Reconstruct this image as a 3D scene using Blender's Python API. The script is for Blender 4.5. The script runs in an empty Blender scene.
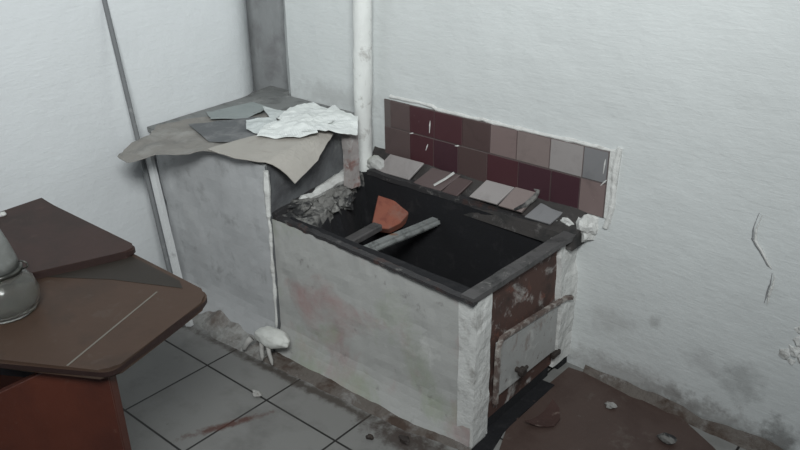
import bpy, bmesh, math, random
from mathutils import Vector, Matrix, noise

random.seed(7)
scene = bpy.context.scene
COL = scene.collection

# ------------------------------------------------------------------ materials
def N(nt, typ, **kw):
    n = nt.nodes.new(typ)
    for k, v in kw.items():
        setattr(n, k, v)
    return n

def ramp(nt, src, p0, p1, c0=(0, 0, 0, 1), c1=(1, 1, 1, 1)):
    r = N(nt, 'ShaderNodeValToRGB')
    r.color_ramp.elements[0].position = p0
    r.color_ramp.elements[1].position = p1
    r.color_ramp.elements[0].color = c0
    r.color_ramp.elements[1].color = c1
    nt.links.new(src, r.inputs[0])
    return r.outputs[0]

def mix(nt, fac, a, b, blend='MIX'):
    m = N(nt, 'ShaderNodeMix', data_type='RGBA', blend_type=blend)
    for sock, v in ((m.inputs[0], fac), (m.inputs[6], a), (m.inputs[7], b)):
        if hasattr(v, 'links') or hasattr(v, 'is_linked'):
            nt.links.new(v, sock)
        elif isinstance(v, (int, float)):
            sock.default_value = v
        else:
            sock.default_value = (*v, 1) if len(v) == 3 else v
    return m.outputs[2]

def noise_tex(nt, vec, scale, detail=4, rough=.6, dist=0.):
    n = N(nt, 'ShaderNodeTexNoise')
    n.inputs['Scale'].default_value = scale
    n.inputs['Detail'].default_value = detail
    n.inputs['Roughness'].default_value = rough
    n.inputs['Distortion'].default_value = dist
    nt.links.new(vec, n.inputs['Vector'])
    return n.outputs['Fac']

def math_(nt, op, a, b=None, clamp=False):
    m = N(nt, 'ShaderNodeMath', operation=op, use_clamp=clamp)
    for s, v in zip(m.inputs, (a, b)):
        if v is None: continue
        if hasattr(v, 'is_linked'): nt.links.new(v, s)
        else: s.default_value = v
    return m.outputs[0]

def new_mat(name):
    m = bpy.data.materials.new(name); m.use_nodes = True
    nt = m.node_tree
    b = nt.nodes['Principled BSDF']
    tc = N(nt, 'ShaderNodeTexCoord').outputs['Object']
    return m, nt, b, tc

def set_col(nt, b, col):
    if hasattr(col, 'is_linked'): nt.links.new(col, b.inputs['Base Color'])
    else: b.inputs['Base Color'].default_value = (*col, 1)

def bump(nt, b, h, strength=.3, dist=.01):
    n = N(nt, 'ShaderNodeBump')
    n.inputs['Strength'].default_value = strength
    n.inputs['Distance'].default_value = dist
    nt.links.new(h, n.inputs['Height'])
    nt.links.new(n.outputs[0], b.inputs['Normal'])

def blotchy(name, base, spots=(), rough=.85, metal=0., bscale=40, bstr=.3, bdist=.006, var=.12):
    """base colour + blotch layers [(colour, noise scale, threshold lo, hi)]"""
    m, nt, b, tc = new_mat(name)
    v = noise_tex(nt, tc, 9, 5)
    lo = tuple(c * (1 - var) for c in base); hi = tuple(min(1, c * (1 + var)) for c in base)
    col = mix(nt, v, lo, hi)
    for i, (c, s, p0, p1) in enumerate(spots):
        mp = N(nt, 'ShaderNodeMapping'); mp.inputs['Location'].default_value = (i * 3.7 + 1.3, i * 1.9, i * 5.1)
        nt.links.new(tc, mp.inputs[0])
        f = ramp(nt, noise_tex(nt, mp.outputs[0], s, 6, .65, .4), p0, p1)
        col = mix(nt, f, col, c)
    set_col(nt, b, col)
    b.inputs['Roughness'].default_value = rough
    b.inputs['Metallic'].default_value = metal
    bump(nt, b, noise_tex(nt, tc, bscale, 6, .65), bstr, bdist)
    return m

def wall_mat(name, base, stains=()):
    m, nt, b, tc = new_mat(name)
    big = noise_tex(nt, tc, 2.2, 3)
    col = mix(nt, big, tuple(c * .93 for c in base), tuple(min(1, c * 1.05) for c in base))
    f = ramp(nt, noise_tex(nt, tc, 28, 6, .7), .63, .78)
    f = math_(nt, 'MULTIPLY', f, .35)
    col = mix(nt, f, col, tuple(c * .72 for c in base))
    # blotches of mould and splashed dirt: (x, y, z, radius, strength, colour)
    for (x, y, z, r, s, c, sz) in stains:
        mp = N(nt, 'ShaderNodeMapping', vector_type='TEXTURE')
        mp.inputs['Location'].default_value = (x, y, z); mp.inputs['Scale'].default_value = (r * sz[0], r * sz[1], r * sz[2])
        nt.links.new(tc, mp.inputs[0])
        ln = N(nt, 'ShaderNodeVectorMath', operation='LENGTH'); nt.links.new(mp.outputs[0], ln.inputs[0])
        n2 = noise_tex(nt, tc, 22, 6, .7)
        d = math_(nt, 'ADD', ln.outputs['Value'], math_(nt, 'MULTIPLY', math_(nt, 'SUBTRACT', n2, .5), 2.2))
        f = ramp(nt, d, .3, 1.0, (1, 1, 1, 1), (0, 0, 0, 1))
        col = mix(nt, math_(nt, 'MULTIPLY', f, s), col, c)
    set_col(nt, b, col)
    b.inputs['Roughness'].default_value = .8
    # broad brush strokes of whitewash + trowel lumps
    mp = N(nt, 'ShaderNodeMapping'); mp.inputs['Rotation'].default_value = (0, .9, 0.5); mp.inputs['Scale'].default_value = (10, 10, 55)
    nt.links.new(tc, mp.inputs[0])
    st = noise_tex(nt, mp.outputs[0], 1.2, 4, .6, .6)
    h = math_(nt, 'ADD', math_(nt, 'MULTIPLY', st, .5), noise_tex(nt, tc, 16, 5, .6))
    bump(nt, b, h, .28, .012)
    return m

BROWN = (.075, .05, .038); SOOT = (.006, .006, .008)
M = {}
M['wall_left'] = wall_mat('whitewashed_plaster_left', (.68, .70, .71))
M['wall_right'] = wall_mat('whitewashed_plaster_right', (.60, .62, .615), [
    (-.50, 2.19, .20, .08, .38, (.16, .16, .155), (1, 3, 1)),
    (-.36, 2.19, .06, .07, .6, (.07, .065, .06), (1, 3, 1.3)),
    (-.85, 2.2, .04, .09, .42, (.15, .125, .11), (4, 3, .9)),
    (-.55, 2.2, .03, .09, .5, (.13, .115, .105), (3, 3, .8)),
    (-.95, 2.2, .24, .05, .3, (.28, .27, .26), (2, 3, 1.5)),
    (-.80, 2.2, .30, .03, .4, (.2, .19, .18), (1, 3, 1)),
    (-.62, 2.2, .22, .05, .3, (.26, .25, .25), (1.5, 3, 1)),
    (-2.3, 2.27, .80, .10, .35, (.33, .33, .32), (3.5, 3, .7)),
])
M['recess'] = blotchy('old_grey_plaster_shade', (.36, .37, .375), [((.27, .27, .275), 7, .5, .7)])
M['plaster'] = blotchy('rough_white_plaster', (.62, .62, .60), [((.36, .35, .33), 14, .55, .72)], bscale=55, bstr=.6, bdist=.008)
M['stove_plaster'] = blotchy('dirty_stove_plaster', (.42, .42, .405), [
    ((.37, .25, .24), 3.6, .50, .72), ((.30, .345, .235), 2.8, .53, .75), ((.22, .21, .20), 17, .62, .74), ((.55, .55, .53), 6, .6, .75)], bscale=32, bstr=.4)
M['bench_plaster'] = blotchy('bench_plaster', (.44, .445, .45), [((.30, .30, .30), 9, .58, .75), ((.5, .51, .5), 5, .6, .8)], bscale=26, bstr=.45)
M['slab_top'] = blotchy('grey_slab_top', (.22, .225, .22), [((.32, .32, .31), 11, .55, .7), ((.11, .11, .11), 8, .54, .7)], bstr=.6)
M['cement'] = blotchy('dark_grey_cement', (.13, .135, .14), [((.22, .225, .22), 11, .58, .7), ((.07, .07, .075), 6, .5, .7)], bstr=.6)
M['skirt'] = blotchy('dirty_mortar_skirt', (.34, .335, .32), [((.19, .175, .16), 14, .48, .66), ((.11, .08, .065), 7, .52, .72)], bscale=45, bstr=.9, bdist=.012)
M['wall_dirt'] = blotchy('dirty_wall_foot', (.15, .13, .115), [((.28, .27, .26), 13, .55, .68), (BROWN, 8, .5, .65)], bscale=45, bstr=.9, bdist=.012)
M['soot'] = blotchy('black_soot', SOOT, [((.016, .015, .017), 18, .55, .7)], rough=.95, bstr=.5)
M['ledge'] = blotchy('sooty_ledge_mortar', (.045, .040, .038), [((.16, .15, .145), 15, .56, .7), ((.02, .02, .02), 9, .5, .65)], bstr=.6)
M['rim'] = blotchy('sooty_iron', (.045, .043, .045), [((.20, .19, .18), 28, .6, .7), ((.10, .05, .04), 13, .55, .72)], rough=.6, metal=.25, bstr=.6)
M['rim_grey'] = blotchy('grey_worn_iron', (.105, .10, .10), [((.03, .03, .03), 14, .5, .7), ((.22, .21, .2), 30, .62, .7)], rough=.6, metal=.25, bstr=.5)
M['ash'] = blotchy('ashy_mortar', (.19, .185, .175), [((.025, .025, .026), 13, .48, .58), ((.36, .35, .33), 24, .6, .7)], bscale=38, bstr=.9, bdist=.012)
M['rust'] = blotchy('rusty_iron_plate', (.085, .045, .036), [((.40, .38, .36), 11, .55, .66), ((.035, .025, .022), 8, .5, .7), ((.17, .07, .05), 15, .58, .7)], rough=.8, metal=.1)
M['door_paint'] = blotchy('chipped_grey_paint', (.36, .36, .35), [((.24, .20, .18), 16, .54, .68), ((.52, .52, .50), 10, .54, .7), ((.10, .065, .055), 30, .62, .70)], rough=.6)
M['door_rim'] = blotchy('rusty_strap', (.17, .13, .115), [((.40, .37, .34), 26, .46, .58), ((.04, .03, .03), 16, .55, .7)], rough=.6, metal=.2)
M['dark_iron'] = blotchy('dark_iron', (.05, .04, .036), [((.12, .09, .07), 40, .55, .7)], rough=.55, metal=.4)
M['bar'] = blotchy('burnt_grate_bar', (.21, .22, .215), [((.05, .05, .05), 20, .5, .68), ((.20, .10, .06), 9, .58, .7)], rough=.8)
M['brick'] = blotchy('orange_red_brick', (.27, .090, .058), [((.20, .16, .135), 7, .50, .72), ((.20, .06, .042), 20, .5, .7)], bscale=70)
M['brick_edge'] = blotchy('pale_brick_edge', (.45, .38, .32), bscale=70)
M['wood_top'] = blotchy('worn_brown_board', (.074, .045, .032), [((.048, .033, .026), 3, .5, .7), ((.090, .068, .054), 14, .58, .75)], rough=.6, bstr=.08)
M['wood_leaf'] = blotchy('dark_red_brown_board', (.052, .030, .026), [((.036, .024, .021), 3.5, .5, .7), ((.075, .046, .038), 15, .6, .75)], rough=.6, bstr=.08)
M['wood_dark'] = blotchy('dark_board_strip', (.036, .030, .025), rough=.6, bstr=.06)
for k in ('wood_top', 'wood_leaf', 'wood_dark'): M[k].node_tree.nodes['Principled BSDF'].inputs['Specular IOR Level'].default_value = .25
M['wood_edge'] = blotchy('dark_board_edge', (.028, .014, .012), rough=.5)
M['panel'] = blotchy('red_brown_panel', (.105, .029, .017), [((.065, .02, .014), 3, .45, .7), ((.12, .055, .04), 20, .62, .75)], rough=.45, bstr=.1)
M['apron'] = blotchy('shadow_black_apron', (.02, .018, .022), rough=.7)  # near-black colour paints in the deep shadow below the tabletop
M['groove'] = blotchy('pale_scratch', (.17, .155, .13), rough=.7)
M['sheet'] = blotchy('dusty_grey_sheet', (.25, .235, .215), [((.34, .33, .31), 6, .5, .7), ((.13, .13, .13), 5, .55, .75)], bscale=20, bstr=.5)
M['sheet_dark'] = blotchy('dark_grey_paper', (.13, .135, .14), [((.24, .24, .24), 9, .5, .7)], bscale=20)
M['sheet_green'] = blotchy('grey_green_paper', (.30, .33, .325), [((.2, .2, .2), 9, .6, .75)], bscale=20)
M['card'] = blotchy('pale_cardboard', (.40, .375, .34), [((.32, .29, .26), 8, .55, .75)], bscale=20)
M['pipe'] = blotchy('whitewashed_pipe', (.66, .67, .65), [((.36, .35, .33), 16, .58, .72), ((.28, .2, .18), 24, .68, .74)], bscale=30, bstr=.6)
M['rod'] = blotchy('white_rod', (.62, .63, .63), [((.3, .3, .3), 18, .6, .75)])
M['rod_grey_shade'] = blotchy('grey_rod_shade', (.16, .165, .17), [((.3, .3, .3), 18, .6, .75)])
M['stub'] = blotchy('whitewashed_brick_stub', (.34, .31, .30), [((.22, .13, .115), 14, .52, .66), ((.5, .49, .48), 22, .58, .68)], bscale=40, bstr=.6)
M['hearth'] = blotchy('rusty_brown_sheet', (.088, .057, .048), [((.06, .034, .028), 4, .48, .7), ((.13, .105, .09), 13, .6, .75), ((.17, .16, .15), 40, .68, .74)], rough=.55, metal=.1, bstr=.3)
M['flake'] = blotchy('brown_flake', (.06, .03, .025), [((.2, .15, .13), 20, .6, .7)])
M['crumb'] = blotchy('plaster_crumb', (.42, .41, .39), [((.2, .18, .16), 30, .5, .7)])
M['white_lump'] = blotchy('white_plaster_lump', (.64, .645, .61), [((.42, .42, .39), 18, .58, .72)], bscale=45, bstr=.5)
M['crack'] = blotchy('crack_shadow_gap', (.24, .24, .245))

# printed newspaper: rows of fine grey type in columns with paler gaps
def newspaper_mat(name, base, rot, ink):
    m, nt, b, tc = new_mat(name)
    mp = N(nt, 'ShaderNodeMapping'); mp.inputs['Rotation'].default_value = (0, 0, rot)
    nt.links.new(tc, mp.inputs[0])
    w = N(nt, 'ShaderNodeTexWave', bands_direction='Y'); w.inputs['Scale'].default_value = 38; w.inputs['Distortion'].default_value = .6
    nt.links.new(mp.outputs[0], w.inputs[0])
    lines = ramp(nt, w.outputs['Fac'], .45, .6)
    w2 = N(nt, 'ShaderNodeTexWave', bands_direction='X'); w2.inputs['Scale'].default_value = 4
    nt.links.new(mp.outputs[0], w2.inputs[0])
    cols = ramp(nt, w2.outputs['Fac'], .12, .2)
    blk = ramp(nt, noise_tex(nt, mp.outputs[0], 11, 1), .47, .53)
    f = math_(nt, 'MULTIPLY', math_(nt, 'MULTIPLY', lines, cols), math_(nt, 'MULTIPLY', blk, .14))
    col = mix(nt, f, base, ink)
    set_col(nt, b, col); b.inputs['Roughness'].default_value = .8
    bump(nt, b, noise_tex(nt, tc, 14, 4), .3, .01)
    return m
M['news'] = newspaper_mat('newsprint', (.74, .76, .74), .5, (.3, .31, .36))
M['news2'] = newspaper_mat('newsprint_grey', (.58, .61, .60), -.3, (.24, .26, .3))

# splashback tiles
TC = {'mauve': (.102, .072, .070), 'maroon': (.066, .024, .029), 'wine': (.054, .022, .029), 'brown': (.078, .050, .048),
      'rose': (.195, .145, .138), 'pale': (.30, .275, .268), 'grey': (.20, .197, .202), 'beige': (.215, .172, .162)}
for k, c in TC.items():
    M['t_' + k] = blotchy('tile_' + k, c, [(tuple(x * .75 for x in c), 8, .55, .75), ((.4, .39, .38), 45, .70, .75)], rough=.45, bstr=.12, var=.06)
M['grout'] = blotchy('dirty_grout', (.12, .10, .095))

# floor: grey tiles with dark joints, worn dirt and a rust smear
def floor_mat():
    m, nt, b, tc = new_mat('grey_floor_tiles')
    mp = N(nt, 'ShaderNodeMapping'); mp.inputs['Location'].default_value = (1.80 + .0, -1.362, 0)
    nt.links.new(tc, mp.inputs[0])
    br = N(nt, 'ShaderNodeTexBrick', offset=0., squash=1.)
    br.inputs['Scale'].default_value = 1; br.inputs['Brick Width'].default_value = .335; br.inputs['Row Height'].default_value = .345
    br.inputs['Mortar Size'].default_value = .0042; br.inputs['Mortar Smooth'].default_value = .25
    br.inputs['Color1'].default_value = (.25, .246, .236, 1); br.inputs['Color2'].default_value = (.222, .219, .21, 1)
    br.inputs['Mortar'].default_value = (.018, .016, .015, 1)
    nt.links.new(mp.outputs[0], br.inputs['Vector'])
    col = br.outputs['Color']
    f = ramp(nt, noise_tex(nt, tc, 5, 6, .65), .5, .72)
    col = mix(nt, math_(nt, 'MULTIPLY', f, .5), col, (.10, .095, .09))
    f = ramp(nt, noise_tex(nt, tc, 34, 5, .7), .66, .74)
    col = mix(nt, math_(nt, 'MULTIPLY', f, .6), col, (.06, .055, .05))
    # rust smear on the tiles, and darker dirt along the stove base
    for (x, y, rz, sx, sy, c, s) in ((-1.80, 1.19, 1.15, .17, .022, (.09, .028, .018), .85), (-1.72, 1.505, .04, .85, .028, (.055, .042, .034), .85), (-1.27, 1.51, .1, .22, .07, (.055, .038, .032), .85)):
        m2 = N(nt, 'ShaderNodeMapping', vector_type='TEXTURE')
        m2.inputs['Location'].default_value = (x, y, 0); m2.inputs['Rotation'].default_value = (0, 0, rz); m2.inputs['Scale'].default_value = (sx, sy, 1)
        nt.links.new(tc, m2.inputs[0])
        ln = N(nt, 'ShaderNodeVectorMath', operation='LENGTH'); nt.links.new(m2.outputs[0], ln.inputs[0])
        d = math_(nt, 'ADD', ln.outputs['Value'], math_(nt, 'MULTIPLY', math_(nt, 'SUBTRACT', noise_tex(nt, tc, 26, 5, .7), .5), 2.4))
        col = mix(nt, math_(nt, 'MULTIPLY', ramp(nt, d, .3, 1.1, (1, 1, 1, 1), (0, 0, 0, 1)), s), col, c)
    set_col(nt, b, col)
    b.inputs['Roughness'].default_value = .5
    inv = math_(nt, 'SUBTRACT', 1., br.outputs['Fac'])
    bump(nt, b, inv, .5, .003)
    return m
M['floor'] = floor_mat()

def glass_mat():
    m, nt, b, tc = new_mat('cloudy_glass')
    b.inputs['Base Color'].default_value = (.72, .72, .68, 1)
    b.inputs['Transmission Weight'].default_value = .94
    b.inputs['Roughness'].default_value = .14
    b.inputs['IOR'].default_value = 1.3
    return m
M['glass'] = glass_mat()
M['cap'] = blotchy('grey_frosted_cap', (.17, .175, .165), [((.25, .255, .245), 20, .5, .7)], rough=.35, bstr=.1)
M['band'] = blotchy('dull_metal_band', (.10, .10, .09), rough=.3, metal=.8, bstr=.05)

# ------------------------------------------------------------------ mesh helpers
def nz(p, s, seed=0.):
    return noise.fractal(Vector((p[0] * s + seed, p[1] * s + seed * 1.7, p[2] * s - seed)), 1., 2.1, 4)

def link(name, bm, mat, parent=None, smooth=False):
    me = bpy.data.meshes.new(name)
    bmesh.ops.recalc_face_normals(bm, faces=bm.faces)
    bm.to_mesh(me); bm.free()
    mats = mat if isinstance(mat, (list, tuple)) else [mat]
    for k in mats: me.materials.append(M[k])
    if smooth:
        for p in me.polygons: p.use_smooth = True
    o = bpy.data.objects.new(name, me); COL.objects.link(o)
    if parent: 
        o.parent = parent
        o.matrix_parent_inverse = Matrix.Translation(-Vector(parent.location))
    return o

def empty(name, loc, label, cat, group=None):
    o = bpy.data.objects.new(name, None); COL.objects.link(o); o.location = loc
    o.empty_display_size = .05
    o['label'] = label; o['category'] = cat
    if group: o['group'] = group
    return o

def tag(o, label, cat, group=None, kind=None):
    o['label'] = label; o['category'] = cat
    if group: o['group'] = group
    if kind: o['kind'] = kind
    return o

def struct(o):
    o['kind'] = 'structure'; return o

def add_box(bm, lo, hi, bev=0., mi=0):
    vs = [bm.verts.new((x, y, z)) for x in (lo[0], hi[0]) for y in (lo[1], hi[1]) for z in (lo[2], hi[2])]
    fs = [bm.faces.new([vs[i] for i in f]) for f in ((0, 1, 3, 2), (4, 6, 7, 5), (0, 4, 5, 1), (2, 3, 7, 6), (0, 2, 6, 4), (1, 5, 7, 3))]
    for f in fs: f.material_index = mi
    if bev:
        es = set(e for f in fs for e in f.edges)
        bmesh.ops.bevel(bm, geom=list(es), offset=bev, segments=2, affect='EDGES', profile=.6)
    return vs

def add_prism(bm, bottom, top, mi=0):
    """closed solid between two matching outlines"""
    a = [bm.verts.new(p) for p in bottom]; b = [bm.verts.new(p) for p in top]
    n = len(a)
    fs = [bm.faces.new(a[::-1]), bm.faces.new(b)]
    for i in range(n):
        fs.append(bm.faces.new((a[i], a[(i + 1) % n], b[(i + 1) % n], b[i])))
    for f in fs: f.material_index = mi
    return fs

def add_poly(bm, pts, dz, mi=0):
    return add_prism(bm, [(p[0], p[1], p[2] - dz) for p in pts], pts, mi)

def grid_box(bm, lo, hi, step):
    """a box whose faces are gridded, for roughening"""
    n = [max(1, int(round((hi[i] - lo[i]) / step))) for i in range(3)]
    vd = {}
    def v(i, j, k):
        if (i, j, k) not in vd:
            vd[i, j, k] = bm.verts.new((lo[0] + (hi[0] - lo[0]) * i / n[0], lo[1] + (hi[1] - lo[1]) * j / n[1], lo[2] + (hi[2] - lo[2]) * k / n[2]))
        return vd[i, j, k]
    for k in (0, n[2]):
        for i in range(n[0]):
            for j in range(n[1]): bm.faces.new((v(i, j, k), v(i + 1, j, k), v(i + 1, j + 1, k), v(i, j + 1, k)))
    for j in (0, n[1]):
        for i in range(n[0]):
            for k in range(n[2]): bm.faces.new((v(i, j, k), v(i + 1, j, k), v(i + 1, j, k + 1), v(i, j, k + 1)))
    for i in (0, n[0]):
        for j in range(n[1]):
            for k in range(n[2]): bm.faces.new((v(i, j, k), v(i, j + 1, k), v(i, j + 1, k + 1), v(i, j, k + 1)))
    return list(vd.values())

def rough(verts, amp, scale, seed=0., axes=(1, 1, 1)):
    for v in verts:
        c = v.co.copy()
        v.co += Vector((axes[0] * nz(c, scale, seed), axes[1] * nz(c, scale, seed + 11), axes[2] * nz(c, scale, seed + 23))) * amp

def remap(verts, fn):
    for v in verts: v.co = Vector(fn(v.co))

def add_lump(bm, c, r, amp=.3, scale=3., seed=0., sub=3):
    res = bmesh.ops.create_icosphere(bm, subdivisions=sub, radius=1)
    vs = res['verts']
    for v in vs:
        d = v.co.normalized()
        k = 1 + amp * nz(d, scale * .6, seed)
        v.co = Vector((c[0] + d.x * r[0] * k, c[1] + d.y * r[1] * k, c[2] + d.z * r[2] * k))
    return vs

def add_tube(bm, pts, rad, seg=12, cap=True):
    rings = []
    n = len(pts); pts = [Vector(p) for p in pts]
    rads = rad if isinstance(rad, (list, tuple)) else [rad] * n
    up = None
    for i in range(n):
        t = (pts[min(i + 1, n - 1)] - pts[max(i - 1, 0)]).normalized()
        if up is None:
            up = Vector((0, 0, 1)) if abs(t.z) < .9 else Vector((1, 0, 0))
        s = t.cross(up).normalized(); up = s.cross(t).normalized()
        rings.append([bm.verts.new(pts[i] + (s * math.cos(a) + up * math.sin(a)) * rads[i]) for a in (2 * math.pi * k / seg for k in range(seg))])
    for a, b in zip(rings, rings[1:]):
        for k in range(seg):
            bm.faces.new((a[k], a[(k + 1) % seg], b[(k + 1) % seg], b[k]))
    if cap:
        bm.faces.new(rings[0][::-1]); bm.faces.new(rings[-1])
    return [v for r in rings for v in r]

def add_lathe(bm, c, prof, seg=32, close=False):
    rings = []
    for r, z in prof:
        rings.append([bm.verts.new((c[0] + r * math.cos(a), c[1] + r * math.sin(a), c[2] + z)) for a in (2 * math.pi * k / seg for k in range(seg))])
    for a, b in zip(rings, rings[1:]):
        for k in range(seg): bm.faces.new((a[k], a[(k + 1) % seg], b[(k + 1) % seg], b[k]))
    if close:
        bm.faces.new(rings[0][::-1]); bm.faces.new(rings[-1])

def add_bar(bm, pts, w, h, side=None):
    """bar of rectangular section through pts; side = width direction"""
    pts = [Vector(p) for p in pts]; rings = []
    for i, p in enumerate(pts):
        t = (pts[min(i + 1, len(pts) - 1)] - pts[max(i - 1, 0)]).normalized()
        s = Vector(side) if side else t.cross(Vector((0, 0, 1)))
        s = (s - t * s.dot(t)).normalized(); u = s.cross(t).normalized()
        rings.append([bm.verts.new(p + s * a * w / 2 + u * b * h / 2) for a, b in ((-1, -1), (1, -1), (1, 1), (-1, 1))])
    for a, b in zip(rings, rings[1:]):
        for k in range(4): bm.faces.new((a[k], a[(k + 1) % 4], b[(k + 1) % 4], b[k]))
    bm.faces.new(rings[0][::-1]); bm.faces.new(rings[-1])
    return [v for r in rings for v in r]

def subdiv(bm, maxlen, verts=None):
    for _ in range(7):
        es = [e for e in bm.edges if e.calc_length() > maxlen]
        if not es: break
        bmesh.ops.subdivide_edges(bm, edges=es, cuts=1, use_grid_fill=False)
        bmesh.ops.triangulate(bm, faces=[f for f in bm.faces if len(f.verts) > 4])

def paper(name, pts, zfn, mat, thick=.0016, step=.03, ragged=.006, seed=0., tilt=None):
    """thin sheet with a ragged outline; zfn(x, y) gives the rise above the corner-interpolated plane"""
    bm = bmesh.new()
    P = []
    for i in range(len(pts)):
        a = Vector(pts[i]); b = Vector(pts[(i + 1) % len(pts)])
        n = max(1, int((b - a).length / .022))
        for k in range(n):
            p = a.lerp(b, k / n)
            if k: p += Vector((nz(p, 30, seed), nz(p, 30, seed + 5), 0)) * ragged
            P.append(p)
    f = bm.faces.new([bm.verts.new(p) for p in P])
    bmesh.ops.triangulate(bm, faces=[f])
    subdiv(bm, step)
    for v in bm.verts: v.co.z += zfn(v.co.x, v.co.y)
    bmesh.ops.recalc_face_normals(bm, faces=bm.faces)
    up = sum((f.normal.z for f in bm.faces))
    if up < 0: bmesh.ops.reverse_faces(bm, faces=bm.faces)
    fs = list(bm.faces)
    bmesh.ops.solidify(bm, geom=fs, thickness=thick)
    return link(name, bm, mat, smooth=False)

def yw(x): return 2.24 - .05 * (x + 1.5)
def xlc(y): return xl(y) - (3.2 * (y - 2.13) ** 2 if y > 2.13 else 0)
def xl(y): return -2.72 - .10 * (y - 1.6)

# ------------------------------------------------------------------ setting
bm = bmesh.new()
vs = grid_box(bm, (-3.2, -2.2, -.1), (2.2, 2.9, 0), .6)
struct(link('floor', bm, 'floor'))

# left wall (plaster, slightly out of square)
bm = bmesh.new()
vs = grid_box(bm, (0, -2.2, -.05), (1, 2.52, 2.7), .04)
for v in vs:
    if v.co.x > .5:
        x = xl(v.co.y) + .0035 * nz(v.co, 3.2)
        x += xlc(v.co.y) - xl(v.co.y)
        v.co.x = x
    else: v.co.x = -3.5
struct(link('wall_left', bm, 'wall_left', smooth=True))

# right wall: a thick plastered wall whose end stops short of the corner
bm = bmesh.new()
X0 = -2.665
vs = grid_box(bm, (X0, 0, -.05), (2.0, 1, 2.7), .05)
for v in vs:
    x, f, z = v.co
    y = yw(x) + .004 * nz((x, 0, z), 3.) + .0016 * nz((x, 0, z), 11.)
    if f < .5:
        if x < X0 + .004: y += .03
        v.co.y = y
    else: v.co.y = yw(x) + .30 * f
    if x < X0 + .004: v.co.x += .012 * nz((0, 0, z), 4.5, 3.)
struct(link('wall_right', bm, 'wall_right', smooth=False))

# old grey filling behind the narrow corner gap, colour darkened for its shade
bm = bmesh.new()
vs = grid_box(bm, (-3.4, 2.46, -.05), (-2.55, 2.56, 2.7), .05)
rough(vs, .006, 6)
struct(link('wall_back', bm, 'recess'))

# plaster fillet with rubble along the foot of the right wall
bm = bmesh.new()
n = 60
for i in range(n):
    pass
rows = []
for i in range(n + 1):
    x = -1.03 + 1.3 * i / n
    wl = .040 + .02 * nz((x, 0, 0), 5, 2); hh = .030 + .02 * nz((x, 3, 0), 6)
    y = yw(x) - .006
    row = []
    for j in range(7):
        t = j / 6
        yy = y - wl * t; zz = hh * (1 - t) ** 1.6 + .008 * nz((x, t, 1), 14) * (1 - abs(2 * t - 1))
        row.append(bm.verts.new((x, yy, max(zz, .001 if j < 6 else 0.))))
    row.append(bm.verts.new((x, y, 0)))
    rows.append(row)
for a, b in zip(rows, rows[1:]):
    for j in range(8):
        bm.faces.new((a[j], b[j], b[(j + 1) % 8], a[(j + 1) % 8]))
bm.faces.new(rows[0]); bm.faces.new(rows[-1][::-1])
o = struct(link('baseboard_right', bm, 'wall_dirt'))

# ------------------------------------------------------------------ masonry bench
def sk(y): return -.20 * max(0., y - 1.61)      # the bench side runs out of square
bench = empty('masonry_bench', (-2.35, 1.95, 0), 'tall pale plastered masonry bench in the corner, papers spread over its top', 'bench')
bm = bmesh.new()
vs = grid_box(bm, (-2.67, 1.602, 0), (-1.985, 2.25, .748), .03)
def f(c):
    x, y, z = c
    if x < -2.6: x += .07 * (1 - z / .70) * 1.0
    if y < 1.61:
        y += .006 * nz(c, 5) + .002 * nz(c, 20)
        if z < .16: y -= .05 * (1 - z / .16) ** 1.8
    if x > -2.0: x += .004 * nz(c, 8) - .01 * max(0, (.45 - z)) - .008
    x += sk(y) * max(0., (x + 2.67) / .69)
    return (x, y, z)
remap(vs, f)
for fa in bm.faces:
    fa.normal_update()
    if fa.normal.x > .6 and fa.calc_center_median().x > -2.2: fa.material_index = 1
link('body', bm, ['bench_plaster', 'cement'], bench)
bm = bmesh.new()
vs = grid_box(bm, (-2.72, 1.612, .735), (-1.992, 2.26, .7535), .03)
for v in vs:
    if v.co.x < -2.71: v.co.x = xlc(v.co.y) + .004
    else: v.co.x += sk(v.co.y) * max(0., (v.co.x + 2.72) / .745)
    if v.co.y > 2.25: v.co.y = (yw(v.co.x) - .006) if v.co.x > -2.66 else 2.36
rough(vs, .0015, 14)
for fa in bm.faces:
    fa.normal_update()
    if fa.calc_center_median().y < 1.60: fa.material_index = 1
    elif fa.calc_center_median().x > -2.0 + sk(fa.calc_center_median().y): fa.material_index = 2
link('top_slab', bm, ['slab_top', 'bench_plaster', 'cement'], bench)
# plaster seam ridge at the front corner
bm = bmesh.new()
pts = []; rr = []
for i in range(40):
    z = .735 - i * .66 / 39
    pts.append((-1.984 - .022 * (1 - z / .75) + .008 * nz((0, 0, z), 9), 1.600 + .003 * nz((1, 0, z), 12), z)); rr.append(max(.003, .006 + .005 * nz((2, 0, z), 13) + (.004 if z > .55 else 0)))
vs = add_tube(bm, pts, rr, 8)
link('corner_ridge', bm, 'plaster', bench)['label'] = 'rough white plaster ridge down the front corner'

# ------------------------------------------------------------------ stove
stove = empty('masonry_stove', (-1.55, 1.9, 0), 'low plastered masonry cooking stove with an open sooty firebox on top', 'stove')
XL, XR, YF, YB = -1.995, -1.11, 1.615, 2.225
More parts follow.
